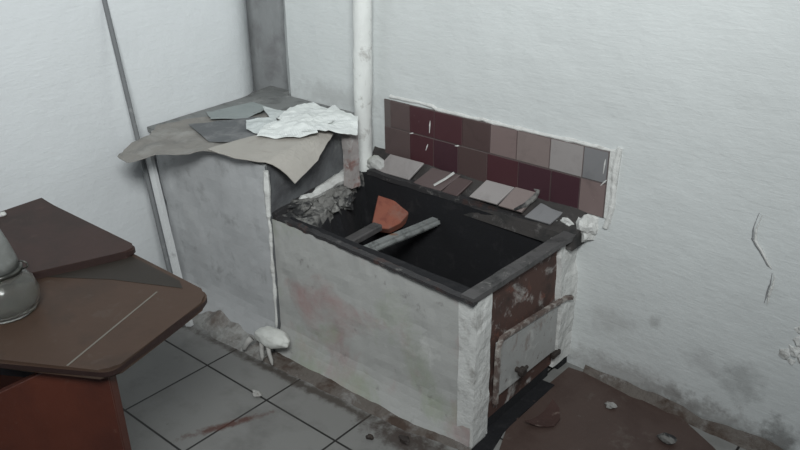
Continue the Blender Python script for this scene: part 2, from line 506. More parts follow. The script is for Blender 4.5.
# side walls of the firebox
bm = bmesh.new()
def slab(lo, hi, fn=None, step=.03, mi=0, seed=0., amp=.003):
    b2 = bmesh.new(); v2 = grid_box(b2, lo, hi, step)
    rough(v2, amp, 10, seed)
    if fn: remap(v2, fn)
    me = bpy.data.meshes.new('tmp'); b2.to_mesh(me); b2.free()
    n0 = len(bm.faces); bm.from_mesh(me); bpy.data.meshes.remove(me)
    bm.faces.ensure_lookup_table()
    for i in range(n0, len(bm.faces)): bm.faces[i].material_index = mi
def ztop(x): return .528 + .022 * (XR - x) / (XR - XL)
def ff(c):
    x, y, z = c
    if z > .5: z = ztop(x)
    if y < YF + .02:
        y += .004 * nz(c, 4.5) + .0015 * nz(c, 22)
        y -= .02 * (x - XL) / (XR - XL) * 0
        if z < .13: y -= .048 * (1 - z / .13) ** 1.7 * min(1, max(0., (-1.10 - x) / .25) + .15)
    return (x, y, z)
slab((XL, YF, 0), (XR - .005, YF + .055, .53), ff, .028)
for fa in bm.faces:
    fa.normal_update()
    if fa.calc_center_median().y > YF + .018 or (abs(fa.normal.z) > .6 and fa.calc_center_median().z > .5): fa.material_index = 1
def fb(c):
    x, y, z = c
    if z > .5: z = ztop(x)
    return (x, y, z)
n0 = len(bm.faces)
slab((XL - .09, 2.155, 0), (XR, YB - .005, .53), fb, .04, 1)
def fl_(c):
    x, y, z = fb(c)
    return (x + sk(y) + (.012 if x < XL + .01 else 0), y, z)
slab((XL, YF + .05, 0), (XL + .03, 2.17, .53), fl_, .04, 1)
slab((XL + .02, YF + .05, 0), (XR - .03, 2.17, .12), None, .06, 1)
link('firebox_wall', bm, ['stove_plaster', 'soot'], stove)

# end wall: white plaster jambs round a rusty plate
bm = bmesh.new()
def fe(c):
    x, y, z = c
    if x > XR - .01: x += .004 * nz(c, 7) + .002 * nz(c, 30)
    if y > 1.66 and y < 1.75 and x > XR - .01: y += .010 * nz((0, 0, z), 9)
    return (x, y, z)
slab((XR - .055, YF - .004, 0), (XR + .006, YF + .078, .522), fe, .02, 0, 3.)
link('corner_plaster', bm, ['plaster'], stove)['label'] = 'chipped white plaster strip at the front corner'
bm = bmesh.new()
def fe2(c):
    x, y, z = c
    if y < 2.15: y += .012 * nz((0, 0, z), 9, 4.) + (.03 * max(0, (.42 - z)) if z < .4 else -.0)
    if x > XR - .02: x += .010 * nz(c, 8) + .012 * (1 - abs(z - .25) / .3)
    return (x, y, z)
slab((XR - .055, 2.105, .035), (XR + .004, 2.228, .522), fe2, .02, 0, 5.)
link('corner_plaster', bm, ['plaster'], stove)['label'] = 'white plaster jamb between fire door and wall'
bm = bmesh.new()
slab((XR - .05, YF + .06, .045), (XR - .008, 2.13, .515), None, .04, 0, 2., .002)
link('end_plate', bm, 'rust', stove)['label'] = 'rusty red-brown iron plate streaked with old white paint'
# ash opening
bm = bmesh.new()
add_box(bm, (XR - .30, YF + .085, .001), (XR - .010, 2.10, .0445))
link('ash_opening', bm, 'soot', stove)['label'] = 'black ash slot at floor level'

# iron rim
bm = bmesh.new()
def rimbar(a, b, w, h, seed, amp=.004, step=.025, drop=0.):
    a = Vector(a); b = Vector(b); n = int((b - a).length / step)
    pts = [a.lerp(b, i / n) + Vector((nz((i * .3, seed, 0), 1.) * amp, nz((i * .3, seed, 5), 1.) * amp, nz((i * .3, seed, 9), 1.) * amp)) for i in range(n + 1)]
    vs = add_bar(bm, pts, w, h)
    return vs
rimbar((XL + .004, 1.630, .555), (XR + .012, 1.600, .533), .024, .011, 1, .0035, .011)
link('rim', bm, 'rim', stove)['label'] = 'soot-black iron rim along the front'
bm = bmesh.new()
rimbar((XL - .03, 2.165, .560), (XR, 2.185, .540), .034, .020, 3)
link('rim', bm, 'rim', stove)['label'] = 'soot-black iron rim along the back'
bm = bmesh.new()
rimbar((XR - .012, 1.592, .541), (XR + .004, 2.205, .544), .046, .018, 2, .002)
link('rim', bm, 'rim_grey', stove)['label'] = 'worn grey iron bar across the stove end'
# left end of the rim and ashy mortar shelf
bm = bmesh.new()
rows = []
nx, ny = 22, 26
for i in range(nx + 1):
    row = []
    for j in range(ny + 1):
        y = 1.65 + .50 * j / ny; t = i / nx
        x = XL + .008 + (.205 - .13 * j / ny + .04 * nz((0, y, 7), 6)) * t + sk(y)
        z = .553 - .02 * t - .20 * max(0, t - .62 + .14 * nz((0, y, 0), 5, 2)) / .38 + .016 * nz((x, y, 0), 11) + .010 * nz((x, y, 4), 26)
        row.append(bm.verts.new((x, y, z)))
    rows.append(row)
bot = [[bm.verts.new((v.co.x, v.co.y, (.30))) for v in r] for r in (rows[0], rows[-1])]
for a, b in zip(rows, rows[1:]):
    for j in range(ny): bm.faces.new((a[j], b[j], b[j + 1], a[j + 1]))
for i in range(nx):
    pass
for j in range(ny):
    bm.faces.new((rows[-1][j], rows[-1][j + 1], bot[1][j + 1], bot[1][j]))
for fa in bm.faces:
    if fa.calc_center_median().z < .500 + .012 * nz(fa.calc_center_median(), 9): fa.material_index = 1
link('mortar_shelf', bm, ['ash', 'soot'], stove)['label'] = 'grey crumbling ashy mortar at the left end of the firebox'
bm = bmesh.new()
rimbar((XL + .012, 1.62, .562), (XL + .012 + sk(2.06), 2.06, .562), .018, .02, 7, .008)
link('rim', bm, 'rim', stove)['label'] = 'blackened rim at the bench end'
# white plaster lip between bench and firebox
bm = bmesh.new()
pts = [(XL + .022 + sk(1.76 + .36 * i / 14), 1.76 + .36 * i / 14, .562 + .008 * nz((i * .4, 0, 0), 1)) for i in range(15)]
add_tube(bm, pts, [.012 + .018 * (i / 14) + .006 * nz((i * .5, 1, 0), 1) for i in range(15)], 8)
link('plaster_lip', bm, 'plaster', stove)['label'] = 'white plaster lip beside the bench'
# grate bars
bm = bmesh.new()
add_bar(bm, [(-1.700, 1.66, .452), (-1.690, 1.85, .450), (-1.670, 2.06, .447), (-1.664, 2.15, .446)], .052, .030, (1, 0, 0))
bmesh.ops.bevel(bm, geom=list(bm.edges), offset=.012, segments=3, affect='EDGES')
link('grate_bar', bm, 'bar', stove)['label'] = 'long pale grate bar with a rusty end'
bm = bmesh.new()
add_bar(bm, [(-1.80, 1.66, .430), (-1.815, 1.80, .432), (-1.825, 1.99, .434)], .045, .028, (1, 0, 0))
bmesh.ops.bevel(bm, geom=list(bm.edges), offset=.005, segments=1, affect='EDGES')
link('grate_bar', bm, 'rim_grey', stove)['label'] = 'short dark grate bar under the brick'
# sloping mortar ledge behind the rim, under the loose tiles
bm = bmesh.new()
prof = [(2.155, .50), (2.165, .545), (2.195, .558), (2.222, .600), (2.240, .628), (2.245, .50)]
rows = []
for i in range(41):
    x = -2.085 + 1.005 * i / 40
    dy = yw(x) - 2.2425
    rows.append([bm.verts.new((x, p[0] + dy + (.004 * nz((x, k, 0), 9) if 0 < k < 4 else 0), p[1] + (.006 * nz((x, k, 3), 12) if 0 < k < 5 else 0))) for k, p in enumerate(prof)])
for a, b in zip(rows, rows[1:]):
    for j in range(6): bm.faces.new((a[j], b[j], b[(j + 1) % 6], a[(j + 1) % 6]))
bm.faces.new(rows[0]); bm.faces.new(rows[-1][::-1])
link('back_ledge', bm, 'ledge', stove)['label'] = 'sooty mortar ledge behind the firebox'
bm = bmesh.new()
add_lump(bm, (-2.02, 2.20, .585), (.055, .03, .028), .3, 3, 6.)
link('ledge_plaster', bm, 'stove_plaster', stove)['label'] = 'pale plaster lump at the foot of the upright pipe'
# lumpy plaster at right end of ledge
bm = bmesh.new()
add_lump(bm, (-1.075, 2.215, .565), (.045, .04, .05), .5, 3, 2.)
add_lump(bm, (-1.135, 2.205, .562), (.05, .03, .022), .5, 3, 5.)
link('ledge_plaster', bm, 'plaster', stove)['label'] = 'white plaster lump ending the ledge'
# skirt of dirty mortar along the foot of bench and stove
fl = [(-2.50, 1.545), (-2.28, 1.505), (-2.10, 1.515), (-1.67, 1.54), (-1.32, 1.553), (-1.10, 1.60)]
def front(x):
    for a, b in zip(fl, fl[1:]):
        if a[0] <= x <= b[0]: return a[1] + (b[1] - a[1]) * (x - a[0]) / (b[0] - a[0])
    return fl[-1][1]
def skirt(xa, xb, parent, low, label):
    bm = bmesh.new(); rows = []
    n = int((xb - xa) / .015)
    for i in range(n + 1):
        x = xa + (xb - xa) * i / n
        k = min(1, (x + 2.5) / .1, (-1.1 - x) / .12 + .12)
        hh = (.040 + .015 * nz((x, 0, 0), 5)) * max(.15, k) * low
        y0 = front(x) + .006 * nz((x, 1, 0), 11) - .012; y1 = 1.602
        row = []
        for j in range(9):
            t = j / 8
            yy = y0 + (y1 - y0) * t; zz = hh * (t ** .6) + .005 * nz((x, t * .1, 2), 17) * low
            row.append(bm.verts.new((x, yy, max(0.0005, zz) if j else 0)))
        row.append(bm.verts.new((x, y1, 0)))
        rows.append(row)
    for a, b in zip(rows, rows[1:]):
        for j in range(10): bm.faces.new((a[j], b[j], b[(j + 1) % 10], a[(j + 1) % 10]))
    bm.faces.new(rows[0]); bm.faces.new(rows[-1][::-1])
    link('base_skirt', bm, 'skirt' if low > .9 else 'wall_dirt', parent)['label'] = label
skirt(-2.50, -2.0, bench, 1.3, 'pale crumbling mortar skirt at the floor')
skirt(-1.999, -1.10, stove, .42, 'dirty brown mortar skirt at the floor')

# fire door
door = bpy.data.objects.new('fire_door', None)
bm = bmesh.new()
d0 = [(1.735, .128), (1.738, .325), (2.10, .300), (2.10, .118)]
add_prism(bm, [(XR - .006, y, z) for y, z in d0], [(XR + .012, y, z) for y, z in d0])
bmesh.ops.bevel(bm, geom=list(bm.edges), offset=.003, segments=1, affect='EDGES')
door = link('fire_door', bm, 'door_paint', stove); door['label'] = 'hinged square door in chipped grey-white paint'
bm = bmesh.new()
add_bar(bm, [(XR + .014, 1.722, .112), (XR + .014, 1.726, .31), (XR + .015, 1.742, .345), (XR + .016, 1.78, .346), (XR + .016, 2.10, .318), (XR + .022, 2.135, .318), (XR + .03, 2.16, .312)], .014, .013, (1, 0, 0))
s = link('door_strap', bm, 'door_rim', stove); 
s.parent = door; s.matrix_parent_inverse = Matrix.Identity(4)
bm = bmesh.new()
def knob(bm):
    add_tube(bm, [(XR + .008, 1.842, .178), (XR + .03, 1.842, .178)], [.009, .009], 10)
    vs = add_tube(bm, [(XR + .026, 1.842, .178), (XR + .030, 1.842, .178), (XR + .042, 1.842, .178), (XR + .046, 1.842, .178)], [.012, .018, .018, .012], 14)
    add_tube(bm, [(XR + .036, 1.825, .178), (XR + .036, 1.872, .182)], [.008, .006], 8)
knob(bm)
s = link('door_knob', bm, 'dark_iron', stove); s['label'] = 'dark rusted turn knob'; s.parent = door; s.matrix_parent_inverse = Matrix.Identity(4)
bm = bmesh.new()
add_box(bm, (XR + .008, 2.075, .096), (XR + .024, 2.125, .114), .004)
s = link('hinge', bm, 'dark_iron', stove); s.parent = door; s.matrix_parent_inverse = Matrix.Identity(4)
for s in door.children: s.location = (0, 0, 0)

# ------------------------------------------------------------------ wall splashback
splash = empty('tile_splashback', (-1.49, 2.235, .62), 'two-row splashback of maroon and mauve wall tiles above the stove', 'splashback')
bm = bmesh.new()
top = [(-1.985, -1.88, 'mauve'), (-1.88, -1.752, 'maroon'), (-1.752, -1.616, 'maroon'), (-1.616, -1.488, 'brown'), (-1.488, -1.372, 'rose'), (-1.372, -1.236, 'beige'), (-1.236, -1.108, 'pale'), (-1.108, -1.018, 'grey')]
botr = [(-2.02, -1.88, 'mauve'), (-1.88, -1.756, 'maroon'), (-1.756, -1.635, 'wine'), (-1.635, -1.498, 'brown'), (-1.498, -1.36, 'maroon'), (-1.36, -1.225, 'wine'), (-1.225, -1.112, 'wine'), (-1.112, -1.018, 'rose')]
names = ['t_' + k for k in TC] + ['grout']
for row, (z0, z1) in ((top, (.733, .842)), (botr, (.612, .731))):
    for x0, x1, k in row:
        j = .009 + random.random() * .0012
        q0, q1 = yw(x0), yw(x1)
        fs = add_prism(bm, [(x0 + .001, q0 + .008, z0 + .001), (x1 - .001, q1 + .008, z0 + .001), (x1 - .001, q1 + .008, z1 - .001), (x0 + .001, q0 + .008, z1 - .001)],
                       [(x0 + .001, q0 - j, z0 + .001), (x1 - .001, q1 - j, z0 + .001), (x1 - .001, q1 - j, z1 - .001), (x0 + .001, q0 - j, z1 - .001)], names.index('t_' + k))
        bmesh.ops.bevel(bm, geom=list(set(e for f in fs for e in f.edges)), offset=.0010, segments=1, affect='EDGES')
add_prism(bm, [(-2.02, yw(-2.02) + .008, .612), (-1.016, yw(-1.016) + .008, .612), (-1.016, yw(-1.016) + .008, .842), (-2.02, yw(-2.02) + .008, .842)],
          [(-2.02, yw(-2.02) - .006, .612), (-1.016, yw(-1.016) - .006, .612), (-1.016, yw(-1.016) - .006, .842), (-2.02, yw(-2.02) - .006, .842)], len(names) - 1)
link('tile_field', bm, names, splash)
# proud ragged plaster round the tiles
bm = bmesh.new()
pts = []; rr = []
for i in range(46):
    x = -1.99 + .99 * i / 45
    pts.append((x, yw(x) + .001, .846 + .004 * nz((x, 0, 0), 16) + (.010 if x < -1.75 else 0))); rr.append(.007 + .004 * nz((x, 5, 0), 20))
add_tube(bm, pts, rr, 8)
pts = []; rr = []
for i in range(24):
    z = .86 - .28 * i / 23
    pts.append((-.985 - .012 * math.sin(i * .3) * .5 - .018 * (i / 23), yw(-.98) - .003, z)); rr.append(.010 + .004 * nz((z, 1, 0), 22))
add_tube(bm, pts, rr, 8)
add_prism(bm, [(-1.016, yw(-1.016) + .004, .615), (-.990, yw(-.99) + .004, .60), (-.978, yw(-.978) + .004, .85), (-1.016, yw(-1.016) + .004, .845)],
          [(-1.016, yw(-1.016) - .007, .615), (-.990, yw(-.99) - .007, .60), (-.978, yw(-.978) - .007, .85), (-1.016, yw(-1.016) - .007, .845)])
link('plaster_surround', bm, 'plaster', splash)['label'] = 'ragged white plaster edge round the tiles'
for (x, z, a, l) in ((-1.775, .775, 1.5, .05), (-1.03, .79, 1.5, .05), (-1.027, .735, .9, .03), (-1.79, .69, 1.2, .03), (-1.87, .73, .3, .02), (-1.64, .728, .2, .02)):
    d = Vector((math.cos(a), 0, math.sin(a))) * l / 2
    p = Vector((x, yw(x) - .0095, z))
    bm = bmesh.new()
    add_tube(bm, [p - d, p + d * .3, p + d], [.0012, .003, .001], 6)
    link('plaster_drip', bm, 'plaster', splash)

# loose tiles lying on the sloping ledge
def ledge_tile(name, xs, ylo, yhi, zlo, zhi, mat, label, skew=.02, th=.009, cat='tile'):
    bm = bmesh.new()
    x0, x1 = xs
    P = [(x0, ylo, zlo), (x1, ylo, zlo), (x1 + skew, yhi, zhi), (x0 + skew, yhi, zhi)]
    nrm = (Vector(P[1]) - Vector(P[0])).cross(Vector(P[3]) - Vector(P[0])).normalized()
    add_prism(bm, P, [tuple(Vector(p) + nrm * th) for p in P])
    bmesh.ops.bevel(bm, geom=list(bm.edges), offset=.0015, segments=1, affect='EDGES')
    return tag(link(name, bm, mat), label, cat, 'tiles lying on the stove ledge')
T = ledge_tile
T('ledge_tile', (-2.00, -1.825), 2.178, 2.238, .563, .622, 't_pale', 'pale plaster-smeared tile on the ledge beside the white pipe', .03)
T('ledge_tile', (-1.80, -1.665), 2.172, 2.234, .556, .614, 't_mauve', 'brownish tile on the ledge with a white chalky streak', .05)
T('ledge_tile', (-1.655, -1.585), 2.170, 2.228, .556, .606, 't_brown', 'narrow dark brown tile on the ledge right of the streaked tile', .03)
T('ledge_tile', (-1.525, -1.405), 2.166, 2.226, .570, .626, 't_pale', 'clean pale grey tile tipped up near the middle of the ledge', .035, .010)
T('ledge_tile', (-1.395, -1.300), 2.164, 2.226, .568, .628, 't_beige', 'tile with a broken plaster-crusted edge right of the pale tile', .03, .012)
T('ledge_tile', (-1.285, -1.185), 2.160, 2.216, .556, .598, 't_grey', 'flat grey tile at the right end of the ledge', .03)
bm = bmesh.new()
add_tube(bm, [(-1.325, 2.152, .580), (-1.298, 2.175, .595), (-1.276, 2.20, .622), (-1.272, 2.222, .642), (-1.31, 2.228, .645)], [.004, .009, .010, .008, .004], 7)
add_tube(bm, [(-1.315, 2.168, .582), (-1.292, 2.195, .607)], [.004, .008], 7)
tag(link('mortar_crust', bm, 'ash'), 'curved crust of old mortar along the broken ledge tile', 'mortar')
bm = bmesh.new()
add_bar(bm, [(-1.70, 2.175, .575), (-1.665, 2.200, .602), (-1.64, 2.222, .626)], .008, .007)
tag(link('chalk_splinter', bm, 'plaster'), 'thin white splinter lying across the brownish ledge tile', 'splinter')

# brick standing in the firebox
bm = bmesh.new()
B = [(-1.956, 2.137, .483), (-1.863, 2.164, .467), (-1.821, 2.17, .455), (-1.810, 2.15, .434), (-1.819, 2.111, .406), (-1.848, 2.072, .386), (-1.912, 2.042, .388)]
nb = Vector((.3, -.6, .74)).normalized()
B = [Vector(p) for p in B]
fs = add_prism(bm, [tuple(p - nb * .045) for p in B], [tuple(p) for p in B])
fs[8].material_index = 1
bmesh.ops.bevel(bm, geom=list(bm.edges), offset=.003, segments=1, affect='EDGES')
tag(link('brick', bm, ['brick', 'brick_edge']), 'broken orange-red brick leaning inside the sooty firebox', 'brick')
def lump_thing(name, c, r, mat, label, cat, seed, group=None, amp=.6, sub=3, parts=1):
    bm = bmesh.new(); add_lump(bm, c, r, amp, 3.2, seed, sub)
    for v in bm.verts: v.co.z = max(v.co.z, c[2] - r[2] * .8)
    return tag(link(name, bm, mat), label, cat, group)
lump_thing('mortar_chunk', (-1.965, 1.945, .520), (.045, .048, .036), 'ash', 'rounded grey mortar chunk in the firebox left of the brick', 'mortar chunk', 3., 'mortar chunks in the firebox')
lump_thing('mortar_chunk', (-1.945, 1.845, .535), (.045, .04, .030), 'ash', 'pale mortar chunk midway along the left end of the firebox', 'mortar chunk', 8., 'mortar chunks in the firebox')
lump_thing('mortar_chunk', (-2.01, 1.75, .555), (.06, .06, .022), 'ash', 'flat ashy mortar chunk at the front left corner of the stove', 'mortar chunk', 13., 'mortar chunks in the firebox')

# ------------------------------------------------------------------ pipe, brick stub, rod
bm = bmesh.new()
pts = []; rr = []
for i in range(60):
    z = .525 + 2.15 * i / 59
    pts.append((-2.088 + .028 * min(1, (z - .52) / .7), 2.195 + .0015 * nz((0, 0, z), 9), z)); rr.append(.037 + .003 * nz((4, 0, z), 7) + (.012 * max(0, .60 - z) / .08 if z < .60 else 0))
vs = add_tube(bm, pts, rr, 20)
for v in vs: v.co += Vector((nz(v.co, 18), nz(v.co, 18, 4), 0)) * .0025
tag(link('flue_pipe', bm, 'pipe', smooth=True), 'thick whitewashed upright pipe at the back corner of the stove', 'pipe')
bm = bmesh.new()
vs = grid_box(bm, (-2.028, 2.02, .54), (-1.985, 2.065, .752), .013)
rough(vs, .004, 16)
tag(link('brick_stub', bm, 'stub'), 'short whitewashed brick stub between the bench and the upright pipe', 'brick')

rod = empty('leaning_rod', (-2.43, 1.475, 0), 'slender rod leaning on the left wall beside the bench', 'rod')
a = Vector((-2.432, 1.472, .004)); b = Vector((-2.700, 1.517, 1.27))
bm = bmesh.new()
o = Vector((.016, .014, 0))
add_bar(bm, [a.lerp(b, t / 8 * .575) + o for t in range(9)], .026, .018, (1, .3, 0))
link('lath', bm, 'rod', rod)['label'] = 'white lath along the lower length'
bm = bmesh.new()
add_tube(bm, [a.lerp(b, t / 8) - o * .35 for t in range(9)], .009, 10)  # lower length doubles as the dark shadow stripe left of the lath
link('rod', bm, 'rod_grey_shade', rod)['label'] = 'dull grey rod, its lower length standing in for the shadow stripe beside the lath'

# ------------------------------------------------------------------ papers on the bench
def wav(amp, sc, seed, base=0.):
    return lambda x, y: base + amp * nz((x, y, 0), sc, seed)
def ed(x, y):      # hidden under other sheets
    return 0.
tag(paper('grey_sheet', [(-2.505, 1.350, .745), (-2.400, 1.332, .752), (-2.365, 1.42, .760), (-2.235, 1.555, .764), (-2.10, 1.62, .764), (-2.06, 1.80, .763), (-2.20, 2.02, .763), (-2.42, 2.06, .763), (-2.60, 1.90, .762), (-2.68, 1.64, .762), (-2.60, 1.545, .760), (-2.585, 1.46, .754)],
          wav(.008, 10, 1.), 'sheet', .002, .03, .006, 1.), 'dusty brown-grey sheet overhanging the front left of the bench', 'sheet')
tag(paper('dark_paper', [(-2.56, 1.70, .772), (-2.32, 1.62, .772), (-2.20, 1.70, .772), (-2.24, 1.86, .772), (-2.42, 1.95, .772)],
          wav(.005, 9, 4.), 'sheet_dark', .0015, .03, .006, 4.), 'dark grey paper lying in the middle of the dusty sheet', 'paper')
tag(paper('grey_paper', [(-2.66, 1.86, .770), (-2.55, 1.80, .772), (-2.44, 1.90, .774), (-2.49, 2.06, .772), (-2.62, 2.08, .770)],
          wav(.004, 9, 6.), 'sheet_green', .0015, .03, .004, 6.), 'grey-green paper at the back of the bench nearest the left wall', 'paper')
def cardz(x, y):
    e = max(0., x - (-1.985 + sk(y)))
    return .002 * nz((x, y, 0), 7, 3.) - .2 * e - 8. * e * e
tag(paper('cardboard_sheet', [(-2.240, 1.552, .776), (-2.085, 1.552, .775), (-1.995, 1.580, .774), (-1.905, 1.660, .774), (-1.955, 1.82, .776), (-2.03, 1.98, .780), (-2.12, 1.90, .780), (-2.22, 1.76, .780)],
          cardz, 'card', .003, .03, .002, 3.), 'pale cardboard sheet drooping over the front right corner of the bench', 'cardboard')
tag(paper('newspaper', [(-2.50, 2.03, .782), (-2.36, 2.05, .784), (-2.30, 1.93, .790), (-2.20, 1.87, .792), (-2.19, 1.76, .790), (-2.30, 1.78, .786), (-2.40, 1.86, .784), (-2.34, 1.93, .784)],
          wav(.011, 13, 8.), 'news2', .0012, .016, .004, 8.), 'crumpled grey newspaper under the left edge of the white newspapers', 'newspaper')
tag(paper('newspaper', [(-2.36, 2.06, .793), (-2.335, 2.17, .793), (-2.14, 2.13, .796), (-2.04, 1.98, .800), (-2.12, 1.90, .800), (-2.28, 1.92, .797)],
          wav(.011, 13, 9.), 'news', .0012, .016, .003, 9.), 'white newspaper at the back of the pile on the bench', 'newspaper')
tag(paper('newspaper', [(-2.185, 1.735, .790), (-2.10, 1.775, .792), (-2.045, 1.82, .792), (-2.01, 1.88, .800), (-2.10, 1.95, .810), (-2.22, 1.90, .806), (-2.25, 1.83, .798)],
          wav(.011, 13, 10.), 'news', .0012, .016, .004, 10.), 'white newspaper at the front of the pile above the cardboard', 'newspaper')
tag(paper('newspaper', [(-2.06, 1.845, .806), (-2.00, 1.925, .796), (-1.945, 1.97, .778), (-1.93, 2.005, .772), (-2.03, 2.115, .800), (-2.20, 2.155, .806), (-2.15, 2.02, .812)],
          wav(.011, 13, 12.), 'news', .0012, .016, .004, 12.), 'white newspaper curling over the bench edge towards the pipe', 'newspaper')

# ------------------------------------------------------------------ table at the left
table = empty('table', (-1.7, .75, 0), 'old dark brown wooden table with rounded corners in the left foreground', 'table')
def rounded(pts, rad, seg=5):
    out = []
    n = len(pts)
    for i in range(n):
        p = Vector(pts[i][:2]); a = (Vector(pts[i - 1][:2]) - p); b = (Vector(pts[(i + 1) % n][:2]) - p)
        r = rad[i] if isinstance(rad, (list, tuple)) else rad
        if r <= 0: out.append(p); continue
        p0 = p + a.normalized() * r; p1 = p + b.normalized() * r
        for k in range(seg + 1):
            t = k / seg
            out.append(p0 * (1 - t) ** 2 + p * 2 * t * (1 - t) + p1 * t * t)
    return out
def board(name, pts, z, th, mt, me_, bev=.004):
    bm = bmesh.new()
    fs = add_prism(bm, [(p.x, p.y, z - th) for p in pts], [(p.x, p.y, z) for p in pts])
    for f in fs[2:]: f.material_index = 1
    top = [e for e in fs[1].edges] + [e for e in fs[0].edges]
    bmesh.ops.bevel(bm, geom=top, offset=bev, segments=2, affect='EDGES')
    return link(name, bm, [mt, me_], table)
P = rounded([(-2.36, .995), (-1.478, .985), (-1.435, .850), (-1.372, .640), (-1.60, .505), (-2.30, .44)], [.03, .045, .0, .03, .0, .03])
board('tabletop', P, .700, .024, 'wood_top', 'wood_edge', .006)
P = rounded([(-2.40, 1.012), (-2.30, 1.0), (-1.815, .998), (-1.835, .925), (-1.945, .62), (-2.36, .58)], [0, 0, .04, .02, .02, .02])
board('top_leaf', P, .724, .022, 'wood_leaf', 'wood_edge', .005)['label'] = 'darker red-brown leaf lying on the tabletop'
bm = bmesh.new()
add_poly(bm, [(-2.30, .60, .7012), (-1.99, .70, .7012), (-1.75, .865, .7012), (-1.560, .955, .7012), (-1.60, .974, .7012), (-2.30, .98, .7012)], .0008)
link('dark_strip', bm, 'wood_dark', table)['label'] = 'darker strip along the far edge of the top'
bm = bmesh.new()
add_bar(bm, [(-1.596, .903, .7003), (-1.53, .747, .7005), (-1.464, .591, .7003)], .0045, .0012, (1, .42, 0))
link('scratch', bm, 'groove', table)['label'] = 'long pale scratched groove'
# leg panel below the near edge
u = Vector((-.861, -.509, 0)); nn = Vector((.509, -.861, 0))
def panel_pt(px, z, d): p = Vector((-1.418, .655, 0)) + u * px - nn * d; return (p.x, p.y, z)
bm = bmesh.new()
outl = [(0.0, .672), (.125, .672), (.30, .575), (.34, .54), (.56, .50), (.56, 0.), (-.006, 0.)]
add_prism(bm, [panel_pt(a_, z, .028) for a_, z in outl], [panel_pt(a_, z, 0) for a_, z in outl])
bmesh.ops.bevel(bm, geom=list(bm.edges), offset=.002, segments=1, affect='EDGES')
link('leg_panel', bm, 'panel', table)['label'] = 'red-brown painted leg panel'
bm = bmesh.new()
outl = [(.02, .0), (-.004, .0), (0.0, .668), (.02, .668)]
add_prism(bm, [panel_pt(a_, z, .0) for a_, z in outl], [panel_pt(a_, z, -.004) for a_, z in outl])
link('panel_edging', bm, 'panel', table)
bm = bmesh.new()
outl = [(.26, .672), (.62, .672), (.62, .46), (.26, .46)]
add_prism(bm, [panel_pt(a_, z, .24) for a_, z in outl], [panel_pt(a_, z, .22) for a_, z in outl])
link('apron', bm, 'apron', table)['label'] = 'apron coloured black for the deep shadow under the top'
bm = bmesh.new()
add_box(bm, (-2.34, .46, 0), (-2.30, .96, .672), .003)
link('leg_panel', bm, 'panel', table)

# glass jar on the table
jar = empty('glass_jar', (-1.80, .615, .700), 'cloudy glass jar with a grey cap on the table corner at the left edge', 'jar')
c = (-1.80, .615, .7005)
bm = bmesh.new()
add_lathe(bm, c, [(.0, .0), (.062, .0), (.072, .006), (.082, .03), (.084, .05), (.076, .078), (.060, .098), (.052, .104), (.049, .103), (.057, .096), (.072, .076), (.080, .05), (.078, .031), (.068, .010), (.0, .008)], 40)
bmesh.ops.remove_doubles(bm, verts=bm.verts, dist=1e-5)
link('jar_body', bm, 'glass', jar, smooth=True)
bm = bmesh.new()
add_lathe(bm, c, [(.0, .1045), (.052, .1045), (.058, .108), (.059, .114), (.055, .118), (.0, .118)], 36)
bmesh.ops.remove_doubles(bm, verts=bm.verts, dist=1e-5)
add_tube(bm, [(c[0] + .030 + .012 * math.cos(t), c[1] + .048 + .012 * math.cos(t) * .8, c[2] + .118 + .010 * math.sin(t)) for t in [k * math.pi / 8 for k in range(17)]], .0022, 6)
link('band', bm, 'band', jar, smooth=True)['label'] = 'dull metal band with a small wire loop'
bm = bmesh.new()
add_lathe(bm, c, [(.0, .1185), (.053, .1185), (.050, .140), (.040, .180), (.029, .215), (.020, .226), (.0, .230)], 36)
bmesh.ops.remove_doubles(bm, verts=bm.verts, dist=1e-5)
link('cap', bm, 'cap', jar, smooth=True)
bm = bmesh.new()
add_lump(bm, (-2.345, .86, .729), (.011, .011, .008), .3, 3, 2., 2)
tag(link('crumb', bm, 'plaster'), 'small white crumb on the table leaf near its far left edge', 'crumb')

# ------------------------------------------------------------------ floor pieces
bm = bmesh.new()
P = [(-1.010, 1.600), (-1.066, 1.745), (-1.078, 1.90), (-1.090, 2.03), (-1.085, 2.19), (-.95, 2.205), (-.80, 2.198), (-.66, 2.17), (-.52, 2.09), (-.40, 2.0), (-.34, 1.60), (-.62, 1.36), (-.96, 1.40)]
add_prism(bm, [(x, y, .0005) for x, y in P], [(x, y, .004) for x, y in P])
tag(link('hearth_sheet', bm, 'hearth'), 'rusty brown metal sheet on the floor before the stove door', 'sheet')
bm = bmesh.new()  # black strip paints the dark shadow in front of the ash slot
vs = grid_box(bm, (-1.119, 1.60, .0003), (-1.03, 2.06, .006), .02)
for v in vs:
    if v.co.z > .003: v.co.z += .004 * nz(v.co, 20)
    if v.co.y < 1.695: v.co.x = max(v.co.x, -1.100)
    v.co.x = min(v.co.x, -1.062 + (.03 if v.co.y < 1.74 else 0) * (1 - (v.co.y - 1.6) / .14) - .006)
o = tag(link('soot_shadow', bm, 'soot'), 'black soot strip standing in for the dark shadow on the floor along the ash slot', 'soot', kind='stuff')
bm = bmesh.new()
n = 12
for i in range(n + 1): pass
P = [(-1.030, 1.80), (-1.02, 1.85), (-1.018, 1.905), (-1.022, 1.965), (-.985, 1.945), (-.955, 1.90), (-.952, 1.855), (-.985, 1.82)]
f = bm.faces.new([bm.verts.new((x, y, .0)) for x, y in P])
bmesh.ops.triangulate(bm, faces=[f]); subdiv(bm, .018)
for v in bm.verts:
    d = (Vector((v.co.x, v.co.y)) - Vector((-.99, 1.885))).length
    v.co.z = .0062 + .010 * max(0., d / .07) ** 2 + .006 * max(0., nz(v.co, 14))
bmesh.ops.solidify(bm, geom=list(bm.faces), thickness=.003)
